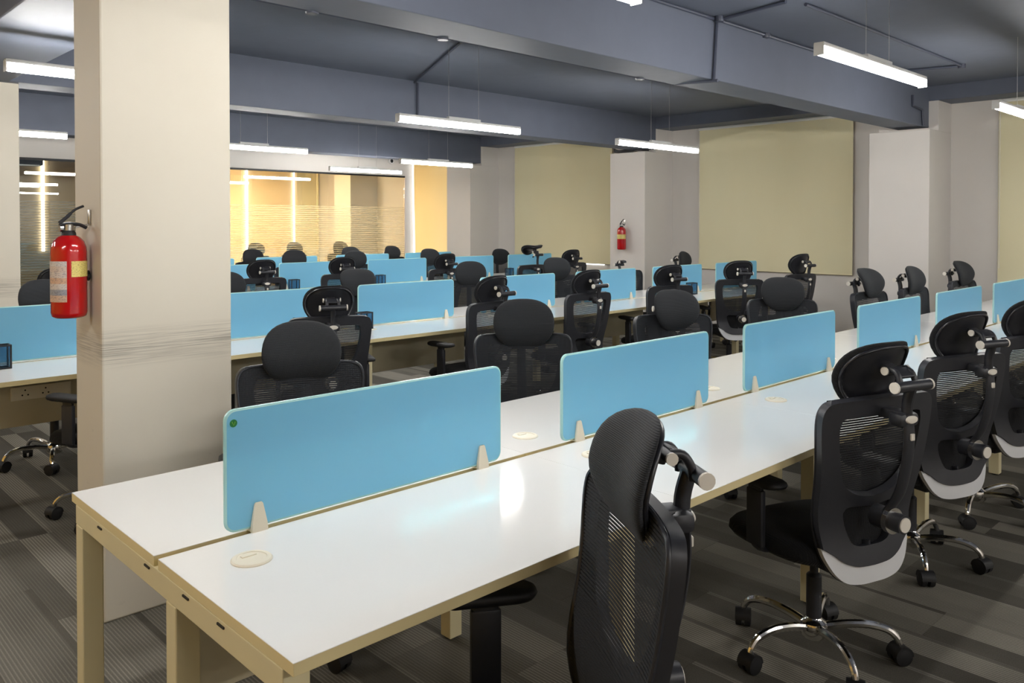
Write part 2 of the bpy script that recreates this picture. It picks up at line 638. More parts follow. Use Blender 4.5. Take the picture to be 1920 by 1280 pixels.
def pillar(n, ya, yb, lab):
    mb = MB()
    mb.box(((XP + X1) / 2, (ya + yb) / 2, 2.51 / 2), (X1 - XP, yb - ya, 2.51), 0.004)
    mb.box(((XU + X1) / 2, (ya + yb) / 2, (2.51 + 2.84) / 2), (X1 - XU, yb - ya, 2.84 - 2.51), 0.003)
    o = mb.obj('wall_pillar_%d' % n, 'wall_paint', smooth=0)
    struct(o, lab)
pillar(1, 3.152, 3.785, 'white wall pillar between the two nearest window blinds')
pillar(2, 6.865, 7.48, 'white wall pillar carrying the small fire extinguisher')
pillar(3, 10.545, 11.17, 'white wall pillar beside the glass partition')
pillar(4, 14.25, 14.87, 'pillar inside the warm lit office')

CX0, CX1, CY0, CY1 = 1.016, 1.525, 3.264, 3.575
struct(MB().box(((CX0 + CX1) / 2, (CY0 + CY1) / 2, 1.5), (CX1 - CX0, CY1 - CY0, 3.0), 0.008).obj('wall_column_1', 'column_paint', smooth=0),
       'scuffed off white column in the foreground')
struct(MB().box((1.31, 7.1, 1.5), (0.58, 0.3, 3.0), 0.006).obj('wall_column_2', 'column_paint', smooth=0),
       'off white column at the left edge farther back')

# ---- glass partition with header
GT = 2.352
hx0, hx1 = X0, 8.93
struct(MB().box(((hx0 + hx1) / 2, YP + 0.06, (GT + CEIL) / 2), (hx1 - hx0, 0.12, CEIL - GT), 0.002).obj('wall_header', 'wall_paint', smooth=0),
       'white header wall above the office glass')
struct(MB().box((8.845, YP + 0.06, GT / 2), (0.17, 0.12, GT), 0.002).obj('wall_jamb', 'wall_paint', smooth=0), 'white end jamb of the glass partition')
trim(MB().box(((hx0 + 8.76) / 2, YP + 0.03, GT - 0.012), (8.76 - hx0, 0.05, 0.03)), 'gasket_black', 'black channel along the top of the office glass')
trim(MB().box(((hx0 + 8.76) / 2, YP + 0.03, 0.02), (8.76 - hx0, 0.05, 0.04)), 'gasket_black', 'black channel along the foot of the office glass')
win = struct(empty('window_1', (0, YP + 0.03, 0)), 'frameless office glass partition with striped frosted film')
xs = [X0 + 0.0, -0.75, 0.7, 2.1, 3.06, 4.4, 5.7, 7.0, 8.76]
for a, b in zip(xs[:-1], xs[1:]):
    MB().box(((a + b) / 2, 0, GT / 2 + 0.01), (b - a - 0.006, 0.010, GT - 0.04)).obj('pane', 'clear_glass', win, smooth=0)
    MB().box(((a + b) / 2, 0.0125, 1.12), (b - a - 0.006, 0.001, 1.36)).obj('frosted_film', 'frosted_film', win, smooth=0)
struct(MB().box((5.05, (YP + Y1) / 2 + 0.06, CEIL / 2), (0.1, Y1 - YP - 0.12, CEIL), 0.002).obj('wall_divider', 'cream_wall', smooth=0), 'cream wall dividing the two glass offices')

# ---- roller blinds on the window wall
def blind(ya, yb, zb, zt, label, warm=False):
    r = empty('roller_blind', (X1 - 0.035, (ya + yb) / 2, zb))
    w = yb - ya
    mb = MB()
    n = 18
    vs, fs = [], []
    for i in range(n + 1):
        s = -w / 2 + w * i / n
        for j in range(9):
            t = (zt - zb) * j / 8
            bow = 0.004 * math.sin(i * 0.9) * (1 - j / 8) + 0.003 * math.sin(i / n * math.pi)
            vs.append((-bow, s, t))
    for i in range(n):
        for j in range(8):
            fs.append((i * 9 + j, (i + 1) * 9 + j, (i + 1) * 9 + j + 1, i * 9 + j + 1))
    m = len(vs)
    vs += [(v[0] + 0.002, v[1], v[2]) for v in vs]
    fs += [tuple(k + m for k in reversed(f)) for f in fs]
    for i in range(n):
        fs.append((i * 9, (i + 1) * 9, (i + 1) * 9 + m, i * 9 + m))
    for j in range(8):
        fs.append((j, j + 1, j + 1 + m, j + m))
        fs.append((n * 9 + j, n * 9 + j + 1, n * 9 + j + 1 + m, n * 9 + j + m))
    mb.add(vs, fs)
    mb.obj('blind_fabric', 'blind_fabric', r, smooth=60)
    MB().tube([(0.0, -w / 2, 0.0), (0.0, w / 2, 0.0)], 0.009, 8).obj('bottom_bar', 'blind_fabric', r)
    MB().tube([(0.005, -w / 2, zt - zb - 0.02), (0.005, w / 2, zt - zb - 0.02)], 0.022, 10).obj('roller_tube', 'white_metal', r)
    MB().tube([(-0.012, w / 2 - 0.015, zt - zb - 0.05), (-0.012, w / 2 - 0.015, 0.15)], 0.0025, 6).obj('pull_chain', 'white_metal', r)
    tag(r, label, 'blind', 'roller blinds on the window wall')
blind(0.55, 2.67, 0.88, 2.84, 'cream roller blind at the right edge, above the far end of the front bench')
blind(4.235, 6.40, 0.885, 2.84, 'wide cream roller blind between the two white wall pillars')
blind(7.95, 10.10, 0.885, 2.84, 'cream roller blind left of the pillar with the small fire extinguisher')
blind(11.75, 12.98, 0.86, 2.84, 'narrow yellowish roller blind beyond the end of the glass partition')
struct(MB().box((X1 - 0.006, 8.6, 0.868), (0.006, 0.95, 0.016)).obj('window_2', 'daylight_gap', smooth=0), 'bright slit of window showing under the blind')

# ------------------------------------------------------------------ warm lights and strips in the offices
def office_light(x, y, mat, label):
    r = empty('ceiling_panel_light', (x, y, CEIL))
    MB().box((0, 0, -0.02), (0.62, 0.62, 0.04), 0.004).obj('frame', 'white_metal', r)
    MB().box((0, 0, -0.043), (0.56, 0.56, 0.006)).obj('diffuser', mat, r, smooth=0)
    tag(r, label, 'light', 'ceiling lights in the glass offices')
office_light(6.2, 13.3, 'lamp_warm', 'warm square ceiling light nearest the divider in the orange office')
office_light(7.5, 14.7, 'lamp_warm', 'warm square ceiling light nearest the window in the orange office')
office_light(6.1, 15.5, 'lamp_warm', 'warm square ceiling light at the back of the orange office')
def strip(x, y, z0, z1, w, label, mat='led_strip', wave=0.0):
    r = empty('strip_light', (x, y, z0))
    n = 12
    pth = [(wave * math.sin(i / n * 5.2), 0, (z1 - z0) * i / n) for i in range(n + 1)]
    MB().tube(pth, w / 2, 8).obj('led_tube', mat, r)
    MB().box((wave * math.sin(5.2), 0.012, z1 - z0 + 0.01), (0.03, 0.03, 0.03), 0.004).obj('end_cap', 'white_metal', r)
    MB().box((0, 0.012, 0.01), (0.03, 0.03, 0.03), 0.004).obj('end_cap', 'white_metal', r)
    tag(r, label, 'light', 'vertical LED strips')
strip(8.905, YP - 0.05, 0.3, 2.60, 0.032, 'bare white LED strip running down the end jamb of the glass partition', 'led_jamb', wave=0.012)
strip(8.1, Y1 - 0.03, 0.4, 2.72, 0.042, 'thick vertical LED strip on the back wall of the orange office')
strip(9.22, Y1 - 0.03, 0.4, 2.72, 0.03, 'thin vertical LED strip on the back wall of the orange office')
strip(4.18, Y1 - 0.03, 1.0, 2.72, 0.055, 'vertical LED strip in the dim office at the left', 'led_strip_dim')
ob = empty('roller_blind', (9.56, Y1 - 0.05, 0.4))
MB().box((0, 0, 1.2), (0.56, 0.003, 2.3)).obj('blind_fabric', 'blind_fabric', ob, smooth=0)
MB().tube([(-0.28, 0, 0.05), (0.28, 0, 0.05)], 0.01, 8).obj('bottom_bar', 'blind_fabric', ob)
tag(ob, 'narrow yellow blind inside the orange office, right of the thin LED strip', 'blind', 'roller blinds on the window wall')
# air conditioner in the dim office
ac = empty('air_conditioner', (2.58, 12.5, 2.30))
MB().box((0, 0, 0.12), (1.1, 0.28, 0.26), 0.02).obj('casing', 'black_shell', ac)
MB().box((0, -0.145, -0.012), (1.0, 0.03, 0.02), 0.004).obj('louvre', 'white_metal', ac)
MB().tube([(0.3, 0.05, 0.24), (0.3, 0.05, 0.55)], 0.01, 6).obj('drop_rod', 'steel', ac)
MB().tube([(-0.3, 0.05, 0.24), (-0.3, 0.05, 0.55)], 0.01, 6).obj('drop_rod', 'steel', ac)
tag(ac, 'black air conditioner hanging inside the dim office at the left', 'air conditioner')

# ------------------------------------------------------------------ pendant lights
def pendant(xa, xb, y, z, label):
    L = xb - xa
    r = empty('pendant_light', ((xa + xb) / 2, y, z))
    MB().box((0, 0, 0), (L - 0.01, 0.05, 0.044), 0.012).obj('diffuser', 'lamp_white', r)
    MB().box((0, 0, 0.032), (L, 0.054, 0.02), 0.002).obj('housing', 'white_metal', r)
    MB().box((0.02, 0, 0.052), (0.34, 0.035, 0.022), 0.003).obj('driver_box', 'white_metal', r)
    for s in (-0.14, 0.18):
        w = MB().tube([(s, 0, 0.06), (s, 0, CEIL - z)], 0.0015, 6).obj('suspension_wire', 'steel', r)
    for e in (-1, 1):
        MB().box((e * L / 2, 0, 0.005), (0.006, 0.054, 0.06), 0.002).obj('end_cap', 'white_metal', r)
    tag(r, label, 'pendant light', 'linear pendant lights over the benches')
PL = [
    (1.15, 2.49, 1.9, 2.36, 'linear pendant light over the front bench whose far tip shows at the top edge'),
    (3.995, 5.415, 1.9, 2.385, 'bright linear pendant light over the front bench, in front of the nearest beam'),
    (6.91, 8.3, 1.9, 2.397, 'linear pendant light cut by the right edge, against the rightmost blind'),
    (1.10, 2.28, 5.06, 2.353, 'linear pendant light at the far left, just above the left rear column'),
    (3.685, 4.97, 5.06, 2.303, 'long linear pendant light over the second bench, hanging before the middle beam'),
    (6.33, 7.72, 5.06, 2.306, 'linear pendant light in front of the pillar with the small fire extinguisher'),
    (1.0, 2.35, 8.5, 2.33, 'short looking pendant light left of the foreground column, above the dim office'),
    (3.55, 4.895, 8.5, 2.34, 'linear pendant light emerging right of the foreground column below the middle beam'),
    (6.23, 7.44, 8.5, 2.30, 'linear pendant light crossing the top of the narrow yellowish blind'),
    (6.39, 7.675, 10.45, 2.306, 'farthest linear pendant light, in front of the white header above the orange office'),
]
for p in PL:
    pendant(*p)
for xa in (-1.5,):
    for y in (1.9, 5.06, 8.5):
        pendant(xa, xa + 1.3, y, 2.35, 'linear pendant light outside the left edge, row at %s' % {1.9: 'front bench', 5.06: 'second bench', 8.5: 'third bench'}[y])
pendant(0.2, 1.55, -1.9, 2.36, 'linear pendant light behind the viewer, left one')
pendant(2.9, 4.25, -2.3, 2.36, 'linear pendant light behind the viewer, middle one')
pendant(5.6, 6.95, -2.3, 2.36, 'linear pendant light behind the viewer, right one')

# ------------------------------------------------------------------ benches
S = {}   # shared meshes
def bench(name, x0, n, yc, W, label, sides=(-1, 1), pitch=1.2, sockets=False, grom=(), mid=True):
    r = empty(name, (x0, yc, 0))
    d = W / 2 - 0.012
    xe = n * pitch
    for sd in sides:
        key = ('top', round(d, 3), pitch)
        for k in range(n):
            loc = (pitch * (k + 0.5), sd * (0.012 + d / 2), 0.7375)
            if key not in S:
                S[key] = MB().box((0, 0, 0), (pitch - 0.0008, d, 0.025), 0.0012, mi=1, top_mi=0).obj('worktop', ['laminate_white', 'edge_band'], r, loc, smooth=0)
            else:
                inst(S[key], 'worktop', r, loc)
    # cable tray under the slot
    MB().box((xe / 2, 0, 0.645), (xe - 0.12, 0.10, 0.02), 0.002).obj('cable_tray', 'conduit_paint', r, smooth=0)
    yo = W / 2 - 0.065
    ylo, yhi = (-yo if -1 in sides else -0.03), (yo if 1 in sides else 0.03)
    for k in range(n + 1):
        xx = min(max(k * pitch, 0.0275), xe - 0.0275)
        fr = MB().box((xx, (ylo + yhi) / 2, 0.6985), (0.055, yhi - ylo + 0.055 - (0.0 if k in (0, n) else 0.33), 0.052), 0.002).obj('cross_rail', 'cream_metal', r, smooth=0)
        ins = 0.0 if k in (0, n) else 0.165
        ys = ([ylo + ins] if -1 in sides else []) + ([yhi - ins] if 1 in sides else [])
        if mid and (k in (0, n)):
            ys.append(-0.085)
        for yy in ys:
            if 'leg' not in S:
                S['leg'] = MB().box((0, 0, 0.3395), (0.055, 0.055, 0.665), 0.003).obj('leg', 'cream_metal', r, (xx, yy, 0), smooth=0)
                S['foot'] = MB().lathe([(0.014, 0), (0.018, 0.002), (0.018, 0.008)], seg=12).obj('levelling_foot', 'black_rubber', S['leg'], (0, 0, 0))
            else:
                lg = inst(S['leg'], 'leg', r, (xx, yy, 0))
                inst(S['foot'], 'levelling_foot', lg)
        if k in (0, n):     # slotted plugs on the outside of the end rail
            ex = -0.0015 if k == 0 else xe + 0.0015
            for yy in (-0.34, -0.17, 0.05, 0.38):
                MB().box((ex, yy, 0.715), (0.003, 0.03, 0.0045)).obj('rail_slot', 'dark_slot', r, smooth=0)
    for k in range(n):
        mp = MB().box((pitch * (k + 0.5), -0.02, 0.545), (pitch - 0.075, 0.018, 0.28), 0.002).obj('modesty_panel', 'cream_panel', r, smooth=0)
        if sockets and k == 0:
            pl = MB().box((0, 0, 0), (0.30, 0.012, 0.075), 0.004).obj('socket_plate', 'cream_plastic', mp, (pitch * (k + 0.5) - 0.12, -0.035, 0.585), smooth=0)
            for sx in (-0.08, 0.02):
                for hx, hz in ((0, 0.016), (-0.014, -0.01), (0.014, -0.01)):
                    MB().cyl((sx + hx, -0.0055, hz), (sx + hx, -0.0075, hz), 0.0045, 8).obj('socket_hole', 'dark_slot', mp, (pitch * (k + 0.5) - 0.12, -0.035, 0.585))
    for gx, gy in grom:
        if 'gr' not in S:
            S['gr'] = MB().lathe([(0.046, 0), (0.046, 0.002), (0.043, 0.005), (0.034, 0.0055), (0.033, 0.004), (0.0, 0.004)], seg=28).obj('cable_grommet', 'cream_plastic', r, (gx, gy, 0.75))
            S['gl'] = MB().box((0, 0.016, 0.0048), (0.035, 0.012, 0.003), 0.001).obj('grommet_lid', 'cream_plastic', S['gr'], smooth=0)
        else:
            g = inst(S['gr'], 'cable_grommet', r, (gx, gy, 0.75))
            inst(S['gl'], 'grommet_lid', g)
    return tag(r, label, 'desk', 'white bench desks in parallel rows')
YA, YB, YC, YD = 1.8917, 5.075, 8.50, 10.1
XA, XB, XC, XD = 0.70, 0.775, 0.775, 3.70
bench('bench_desk', XA, 7, YA, 1.247, 'long white bench desk nearest the viewer with cream edges and legs',
      grom=[(0.152 + 1.2 * k, -0.163) for k in range(7)] + [(0.152 + 1.2 * k, 0.163) for k in range(1, 7)])
bench('bench_desk', XB, 7, YB, 1.165, 'second white bench desk back, directly behind the foreground column', sockets=True,
      grom=[(0.16 + 1.2 * k, -0.163) for k in range(7)])
bench('bench_desk', XC, 7, YC, 1.20, 'third white bench desk back, mostly hidden behind chairs')
bench('bench_desk', XD, 4, YD, 1.20, 'one sided white bench desk nearest the orange lit glass office', sides=(1,), pitch=1.215, mid=False)

# ------------------------------------------------------------------ desk screens
SW, SZ0, SZ1 = 0.9134, 0.009, 0.309
def make_screen_parts():
    poly = rrect(-SW / 2, SZ0, SW / 2, SZ1, 0.028, 6)
    inner = rrect(-SW / 2 + 0.005, SZ0 + 0.005, SW / 2 - 0.005, SZ1 - 0.005, 0.024, 6)
    mb = MB()
    n = len(poly)
    for sgn in (-1, 1):
        y = sgn * 0.006
        vo = [(a, y * 0.6, b) for a, b in poly]
        vi = [(a, y, b) for a, b in inner]
        mb.add(vi, [tuple(range(n))], 0)
        mb.add(vo + vi, [(i, (i + 1) % n, (i + 1) % n + n, i + n) for i in range(n)], 1)
    v2 = [(a, -0.0036, b) for a, b in poly] + [(a, 0.0036, b) for a, b in poly]
    mb.add(v2, [(i, (i + 1) % n, (i + 1) % n + n, i + n) for i in range(n)], 1)
    return mb
def make_clip():
    mb = MB()
    # tapered clamp: two cheeks straddling the glass and a foot in the slot
    for sgn in (-1, 1):
        prof = [(-0.021, 0.0), (0.021, 0.0), (0.0195, 0.02), (0.011, 0.066), (0.008, 0.07), (-0.008, 0.07), (-0.011, 0.066), (-0.0195, 0.02)]
        mb.prism(prof, lambda a, b, d: (a, d * (1 - 0.45 * b / 0.07) if abs(d) > 0.007 else d, b), sgn * 0.0062, sgn * 0.019)
    mb.box((0, 0, 0.003), (0.042, 0.036, 0.006), 0.001)
    return mb
def screen(xc, y, label, sticker=False):
    r = empty('desk_screen', (xc, y, 0.75))
    if 'sc' not in S:
        S['sc'] = make_screen_parts().obj('screen_panel', ['screen_blue', 'screen_rim'], r, smooth=0)
        S['cl'] = make_clip().obj('screen_clip', 'cream_plastic', r, (-SW / 2 + 0.085, 0, 0), smooth=0)
        inst(S['cl'], 'screen_clip', r, (SW / 2 - 0.085, 0, 0))
    else:
        inst(S['sc'], 'screen_panel', r)
        for s in (-1, 1):
            inst(S['cl'], 'screen_clip', r, (s * (SW / 2 - 0.085), 0, 0))
    if sticker:
        st = MB().cyl((0, 0.0, 0), (0, -0.0008, 0), 0.0095, 20).obj('round_sticker', 'green_sticker', r, (-SW / 2 + 0.022, -0.0062, 0.276))
        MB().tube([(-0.004, -0.0012, 0.004), (0.0, -0.0012, -0.005), (0.004, -0.0012, 0.004)], 0.0011, 5).obj('check_mark', 'sticker_mark', st)
    return tag(r, label, 'desk screen', 'blue glass screens clipped along the benches')
ordn = ['first', 'second', 'third', 'fourth', 'fifth', 'sixth', 'seventh']
for k in range(7):
    screen(0.862 + 1.2 * k + SW / 2, YA,
           'large teal glass desk screen with a round green sticker, nearest the viewer' if k == 0 else
           '%s blue glass screen along the front bench, counted from its near end' % ordn[k], k == 0)
for k in range(7):
    screen(0.935 + 1.2 * k + SW / 2, YB,
           'blue glass screen on the second bench left of the foreground column' if k == 0 else
           '%s blue glass screen along the second bench, counted from the left' % ordn[k])
for k in range(7):
    screen(0.935 + 1.2 * k + SW / 2, YC, '%s blue glass screen along the third bench, counted from the left' % ordn[k])
for k in range(4):
    screen(3.845 + 1.215 * k + SW / 2, YD, '%s blue glass screen along the farthest bench, counted from the left' % ordn[k])

# ------------------------------------------------------------------ small black framed holders on the desks
def holder(x, y, label, s=0.105, h=0.125):
    r = empty('desk_holder', (x, y, 0.75))
    t = 0.008
    if 'hold' not in S:
        mb = MB()
        for sx in (-1, 1):
            for sy in (-1, 1):
                mb.box((sx * (s - t) / 2, sy * (s - t) / 2 * 0.7, h / 2), (t, t, h))
        for z in (t / 2, h - t / 2):
            for q in (-1, 1):
                mb.box((0, q * (s - t) / 2 * 0.7, z), (s, t, t))
                mb.box((q * (s - t) / 2, 0, z), (t, s * 0.7, t))
        S['hold'] = mb.obj('frame', 'black_plastic', r, smooth=0)
        m2 = MB()
        for q in (-1, 1):
            m2.box((0, q * (s / 2 - 0.005) * 0.7, h / 2), (s - 2 * t, 0.002, h - 2 * t))
            m2.box((q * (s / 2 - 0.005), 0, h / 2), (0.002, s * 0.7 - 2 * t, h - 2 * t))
        m2.box((0, 0, 0.004), (s - t, s * 0.7 - t, 0.003))
        S['hold2'] = m2.obj('side_panels', 'smoke_plastic', r, smooth=0)
    else:
        inst(S['hold'], 'frame', r)
        inst(S['hold2'], 'side_panels', r)
    tag(r, label, 'desk holder', 'black framed holders on the desks')
holder(1.03, 4.93, 'small black framed open holder at the left edge of the photo, on the second bench')
holder(3.30, 4.94, 'small black framed holder behind the chair right of the foreground column')
holder(7.47, 4.95, 'small black framed holder beside the fifth chair back of the second bench')
holder(4.66, 8.38, 'small black framed holder near the left end of a third bench screen')
holder(5.84, 8.38, 'small black framed holder just right of a round headrest on the third bench')
holder(8.05, 8.38, 'small black framed holder near the far end of the third bench')

# ------------------------------------------------------------------ office chair (built once, faces +Y)
def back_pt(u, v, off=0.0):
    """u lateral, v height above the lower lip; returns point and forward normal"""
    def P(u, v):
        y = -0.232 + 0.028 * math.exp(-((v - 0.2) / 0.13) ** 2) - 0.11 * max(0, v - 0.18) ** 1.25 + 0.42 * u * u
        y += -0.05 * max(0, 0.12 - v)
        return Vector((u, y, 0.395 + v))
    e = 1e-3
    du = P(u + e, v) - P(u - e, v)
    dv = P(u, v + e) - P(u, v - e)
    n = dv.cross(du).normalized()
    if n.y < 0:
        n = -n
    return P(u, v) + n * off, n
HALF = [(0, 0), (0.06, 0.001), (0.115, 0.012), (0.155, 0.042), (0.184, 0.09), (0.198, 0.15), (0.214, 0.27), (0.231, 0.41), (0.242, 0.51),
        (0.242, 0.56), (0.231, 0.588), (0.208, 0.602), (0.15, 0.607), (0, 0.610)]
def half_w(v):
    for (a, va), (b, vb) in zip(HALF, HALF[1:]):
        if va <= v <= vb and vb > va:
            return a + (b - a) * (v - va) / (vb - va)
    return 0.0
def make_chair():
    r = empty('office_chair')
    # --- base
    MB().lathe([(0.012, 0.062), (0.036, 0.064), (0.045, 0.075), (0.048, 0.10), (0.043, 0.118), (0.03, 0.128), (0.026, 0.135)], seg=24).obj('base_hub', 'chrome', r)
    path = catmull([(0.025, 0, 0.100), (0.10, 0, 0.118), (0.18, 0, 0.124), (0.24, 0, 0.112), (0.27, 0, 0.088), (0.28, 0, 0.066)], 4)
    rad = [0.0155 - 0.004 * i / (len(path) - 1) for i in range(len(path))]
    leg0 = MB().tube(path, rad, 10).obj('base_leg', 'chrome', r)
    cm = MB()
    for s in (-1, 1):
        cm.tube([(0, s * 0.006, 0), (0, s * 0.026, 0)], 0.0322, 16)
        cm.tube([(0, s * 0.026, 0), (0, s * 0.029, 0)], [0.0322, 0.022], 16)
    hood = [(math.cos(a) * 0.034, math.sin(a) * 0.034) for a in [math.radians(q) for q in range(0, 181, 15)]]
    cm.prism(hood, lambda a, b, d: (a, d, b), -0.028, 0.028)
    cm.cyl((0.0, 0, 0.02), (0.0, 0, 0.045), 0.007, 8)
    cast0 = cm.obj('caster', 'black_rubber', leg0, (0.281, 0, 0.0325))
    rnd = random.Random(3)
    cast0.rotation_euler = (0, 0, 0.9)
    for k in range(1, 5):
        lg = inst(leg0, 'base_leg', r, rot=(0, 0, 2 * math.pi * k / 5))
        inst(cast0, 'caster', lg, (0.281, 0, 0.0325), (0, 0, rnd.uniform(-2, 2)))
    leg0.rotation_euler = (0, 0, 0)
    MB().lathe([(0.026, 0.13), (0.026, 0.28), (0.022, 0.285), (0.0145, 0.29), (0.0145, 0.385)], seg=18).obj('gas_lift', 'black_plastic', r)
    # --- under-seat mechanism
    mech = MB().box((0, -0.02, 0.395), (0.17, 0.26, 0.045), 0.012).box((0, -0.15, 0.40), (0.09, 0.10, 0.03), 0.008).obj('tilt_mechanism', 'black_plastic', r, smooth=30)
    MB().tube([(0.08, 0.02, 0.395), (0.2, 0.02, 0.39), (0.235, 0.02, 0.388)], [0.006, 0.006, 0.009], 8).obj('lift_lever', 'black_plastic', mech)
    # arm carrying the backrest
    MB().tube(catmull([(0, -0.15, 0.40), (0, -0.185, 0.405), (0, -0.205, 0.43), (0, -0.208, 0.47), (0, -0.205, 0.52)], 5), 0.028, 10, flat=0.4, up=(0, -1, 0)).obj('back_support', 'black_plastic', r)
    # --- seat cushion
    def ring(sx, sy, z, n=40, p=3.4, yc=0.015, front=0.0):
        out = []
        for k in range(n):
            a = 2 * math.pi * k / n
            c, s = math.cos(a), math.sin(a)
            X = sx * math.copysign(abs(c) ** (2 / p), c)
            Y = sy * math.copysign(abs(s) ** (2 / p), s)
            drop = -front * max(0, Y / 0.24) ** 3
            out.append((X, Y + yc, z + drop))
        return out
    mb = MB()
    rings = [ring(0.19, 0.19, 0.418), ring(0.235, 0.228, 0.423, front=0.01), ring(0.247, 0.238, 0.442, front=0.02), ring(0.243, 0.236, 0.466, front=0.025),
             ring(0.225, 0.22, 0.482, front=0.025), ring(0.17, 0.17, 0.487, front=0.015), ring(0.09, 0.09, 0.482), ring(0.02, 0.02, 0.479)]
    n = len(rings[0])
    vs = [p for rg in rings for p in rg]
    fs = [(i * n + k, i * n + (k + 1) % n, (i + 1) * n + (k + 1) % n, (i + 1) * n + k) for i in range(len(rings) - 1) for k in range(n)]
    fs += [tuple(reversed(range(n))), tuple(range((len(rings) - 1) * n, len(rings) * n))]
    mb.add(vs, fs)
    seat = mb.obj('seat', 'black_fabric', r, smooth=60)
    sh = MB()
    sh.prism([(p[0], p[1]) for p in ring(0.2, 0.195, 0)], lambda a, b, d: (a, b, d), 0.408, 0.419)
    sh.obj('seat_pan', 'black_plastic', seat)
    # --- armrests
    for s in (-1, 1):
        ap = MB()
        ap.box((s * 0.272, -0.005, 0.52), (0.022, 0.072, 0.19), 0.006)
        ap.box((s * 0.272, -0.005, 0.605), (0.016, 0.06, 0.06), 0.004)
        ap.tube(catmull([(s * 0.10, -0.005, 0.404), (s * 0.2, -0.005, 0.404), (s * 0.258, -0.005, 0.415), (s * 0.272, -0.005, 0.45)], 4), 0.028, 8, flat=0.4, up=(0, 0, 1))
        post = ap.obj('arm_post', 'black_plastic', r, smooth=30)
        padp = [(a * 1.0, b) for a, b in rrect(-0.042, -0.125, 0.042, 0.125, 0.038, 5)]
        pd = MB()
        N = len(padp)
        layers = [(0.80, 0.0), (0.96, 0.005), (1.0, 0.013), (0.97, 0.021), (0.86, 0.026)]
        vv = [(s * 0.268 + a * q, 0.0 + b * q * (1.0 if q > 0.9 else 1.02), 0.632 + z + 0.006 * (b / 0.125) ** 2) for q, z in layers for a, b in padp]
        ff = [(i * N + k, i * N + (k + 1) % N, (i + 1) * N + (k + 1) % N, (i + 1) * N + k) for i in range(len(layers) - 1) for k in range(N)]
        ff += [tuple(reversed(range(N))), tuple(range((len(layers) - 1) * N, len(layers) * N))]
        pd.add(vv, ff)
        pd.obj('arm_pad', 'black_rubber', post, smooth=50)
    # --- backrest frame with its two openings
    body = mirror(catmull([(0, 0.052), (0.07, 0.056), (0.12, 0.074), (0.152, 0.098), (0.182, 0.118)], 4)[:-1] +
                  catmull([(0.191, 0.122), (0.214, 0.27), (0.231, 0.41), (0.242, 0.51), (0.242, 0.56), (0.231, 0.588), (0.208, 0.602), (0.15, 0.607), (0, 0.610)], 4))
    up = mirror(catmull([(0, 0.285), (0.07, 0.297), (0.125, 0.328), (0.15, 0.365), (0.168, 0.43), (0.178, 0.50), (0.174, 0.535), (0.15, 0.552), (0, 0.556)], 4))
    lo = mirror(catmull([(0, 0.112), (0.045, 0.113), (0.078, 0.125), (0.097, 0.16), (0.115, 0.225), (0.112, 0.247), (0.09, 0.257), (0, 0.25)], 4))
    fr = sheet(MB(), body, [up, lo], lambda a, b: back_pt(a, b), 0.028, 0.03).obj('back_frame', 'black_plastic', r, smooth=40)
    # grey lower lip
    lip = mirror(catmull([(0, 0), (0.06, 0.001), (0.115, 0.012), (0.155, 0.042), (0.178, 0.088), (0.186, 0.122)], 4)) if False else None
    outer = catmull([(0, 0), (0.06, 0.001), (0.115, 0.012), (0.155, 0.042), (0.184, 0.09), (0.194, 0.124)], 4)
    inner = catmull([(0.184, 0.118), (0.152, 0.098), (0.12, 0.074), (0.07, 0.056), (0, 0.052)], 4)
    loop = outer + inner
    loop = loop + [(-a, b) for a, b in reversed(loop) if abs(a) > 1e-6]
    sheet(MB(), loop, [], lambda a, b: back_pt(a, b, 0.003), 0.022, 0.03).obj('lumbar_lip', 'lumbar_grey', fr, smooth=40)
    # lower cradle: recessed tray behind the lower opening
    tray = mirror(catmull([(0, 0.10), (0.05, 0.102), (0.09, 0.118), (0.11, 0.16), (0.125, 0.23), (0.12, 0.262), (0, 0.268)], 4))
    sheet(MB(), tray, [], lambda a, b: back_pt(a, b, 0.006), 0.004, 0.04).obj('lumbar_pad', 'black_fabric', fr, smooth=40)
    # mesh: woven ribbons across the frame, in front of it
    mm = MB()
    v = 0.03
    while v < 0.603:
        w = half_w(v) - 0.003
        h = 0.0064 if v > 0.32 else 0.0073
        n = 14
        vs, fs = [], []
        for i in range(n + 1):
            u = -w + 2 * w * i / n
            sag = 0.010 * (1 - (u / w) ** 2)
            for d in (0, h):
                vs.append(back_pt(u, v + d, 0.004 + sag)[0])
        for i in range(n):
            fs.append((2 * i, 2 * i + 2, 2 * i + 3, 2 * i + 1))
        mm.add(vs, fs)
        v += 0.0080
    mm.obj('back_mesh', 'mesh_thread', r, smooth=60)
    # rim that finishes the edge of the mesh
    rim = mirror(HALF)
    rim = catmull(rim, 3, True)
    MB().tube([back_pt(a * 0.99, b * 0.985 + 0.004, 0.004)[0] for a, b in rim] + [back_pt(rim[0][0] * 0.99, rim[0][1] * 0.985 + 0.004, 0.004)[0]], 0.0055, 6, caps=False).obj('mesh_rim', 'black_plastic', fr, smooth=60)
    # --- spine bar behind the frame
    sp = catmull([(0, -0.270, 0.585), (0, -0.300, 0.64), (0, -0.342, 0.71), (0, -0.366, 0.80), (0, -0.375, 0.88), (0, -0.373, 0.94), (0, -0.375, 0.965)], 4)
    spine = MB().tube(sp, [0.026 - 0.004 * i / (len(sp) - 1) for i in range(len(sp))], 12, flat=0.42, up=(0, -1, 0)).obj('back_spine', 'black_plastic', r, smooth=50)
    MB().box((0, -0.387, 0.895), (0.016, 0.008, 0.022), 0.003).obj('height_button', 'cap_grey', spine)
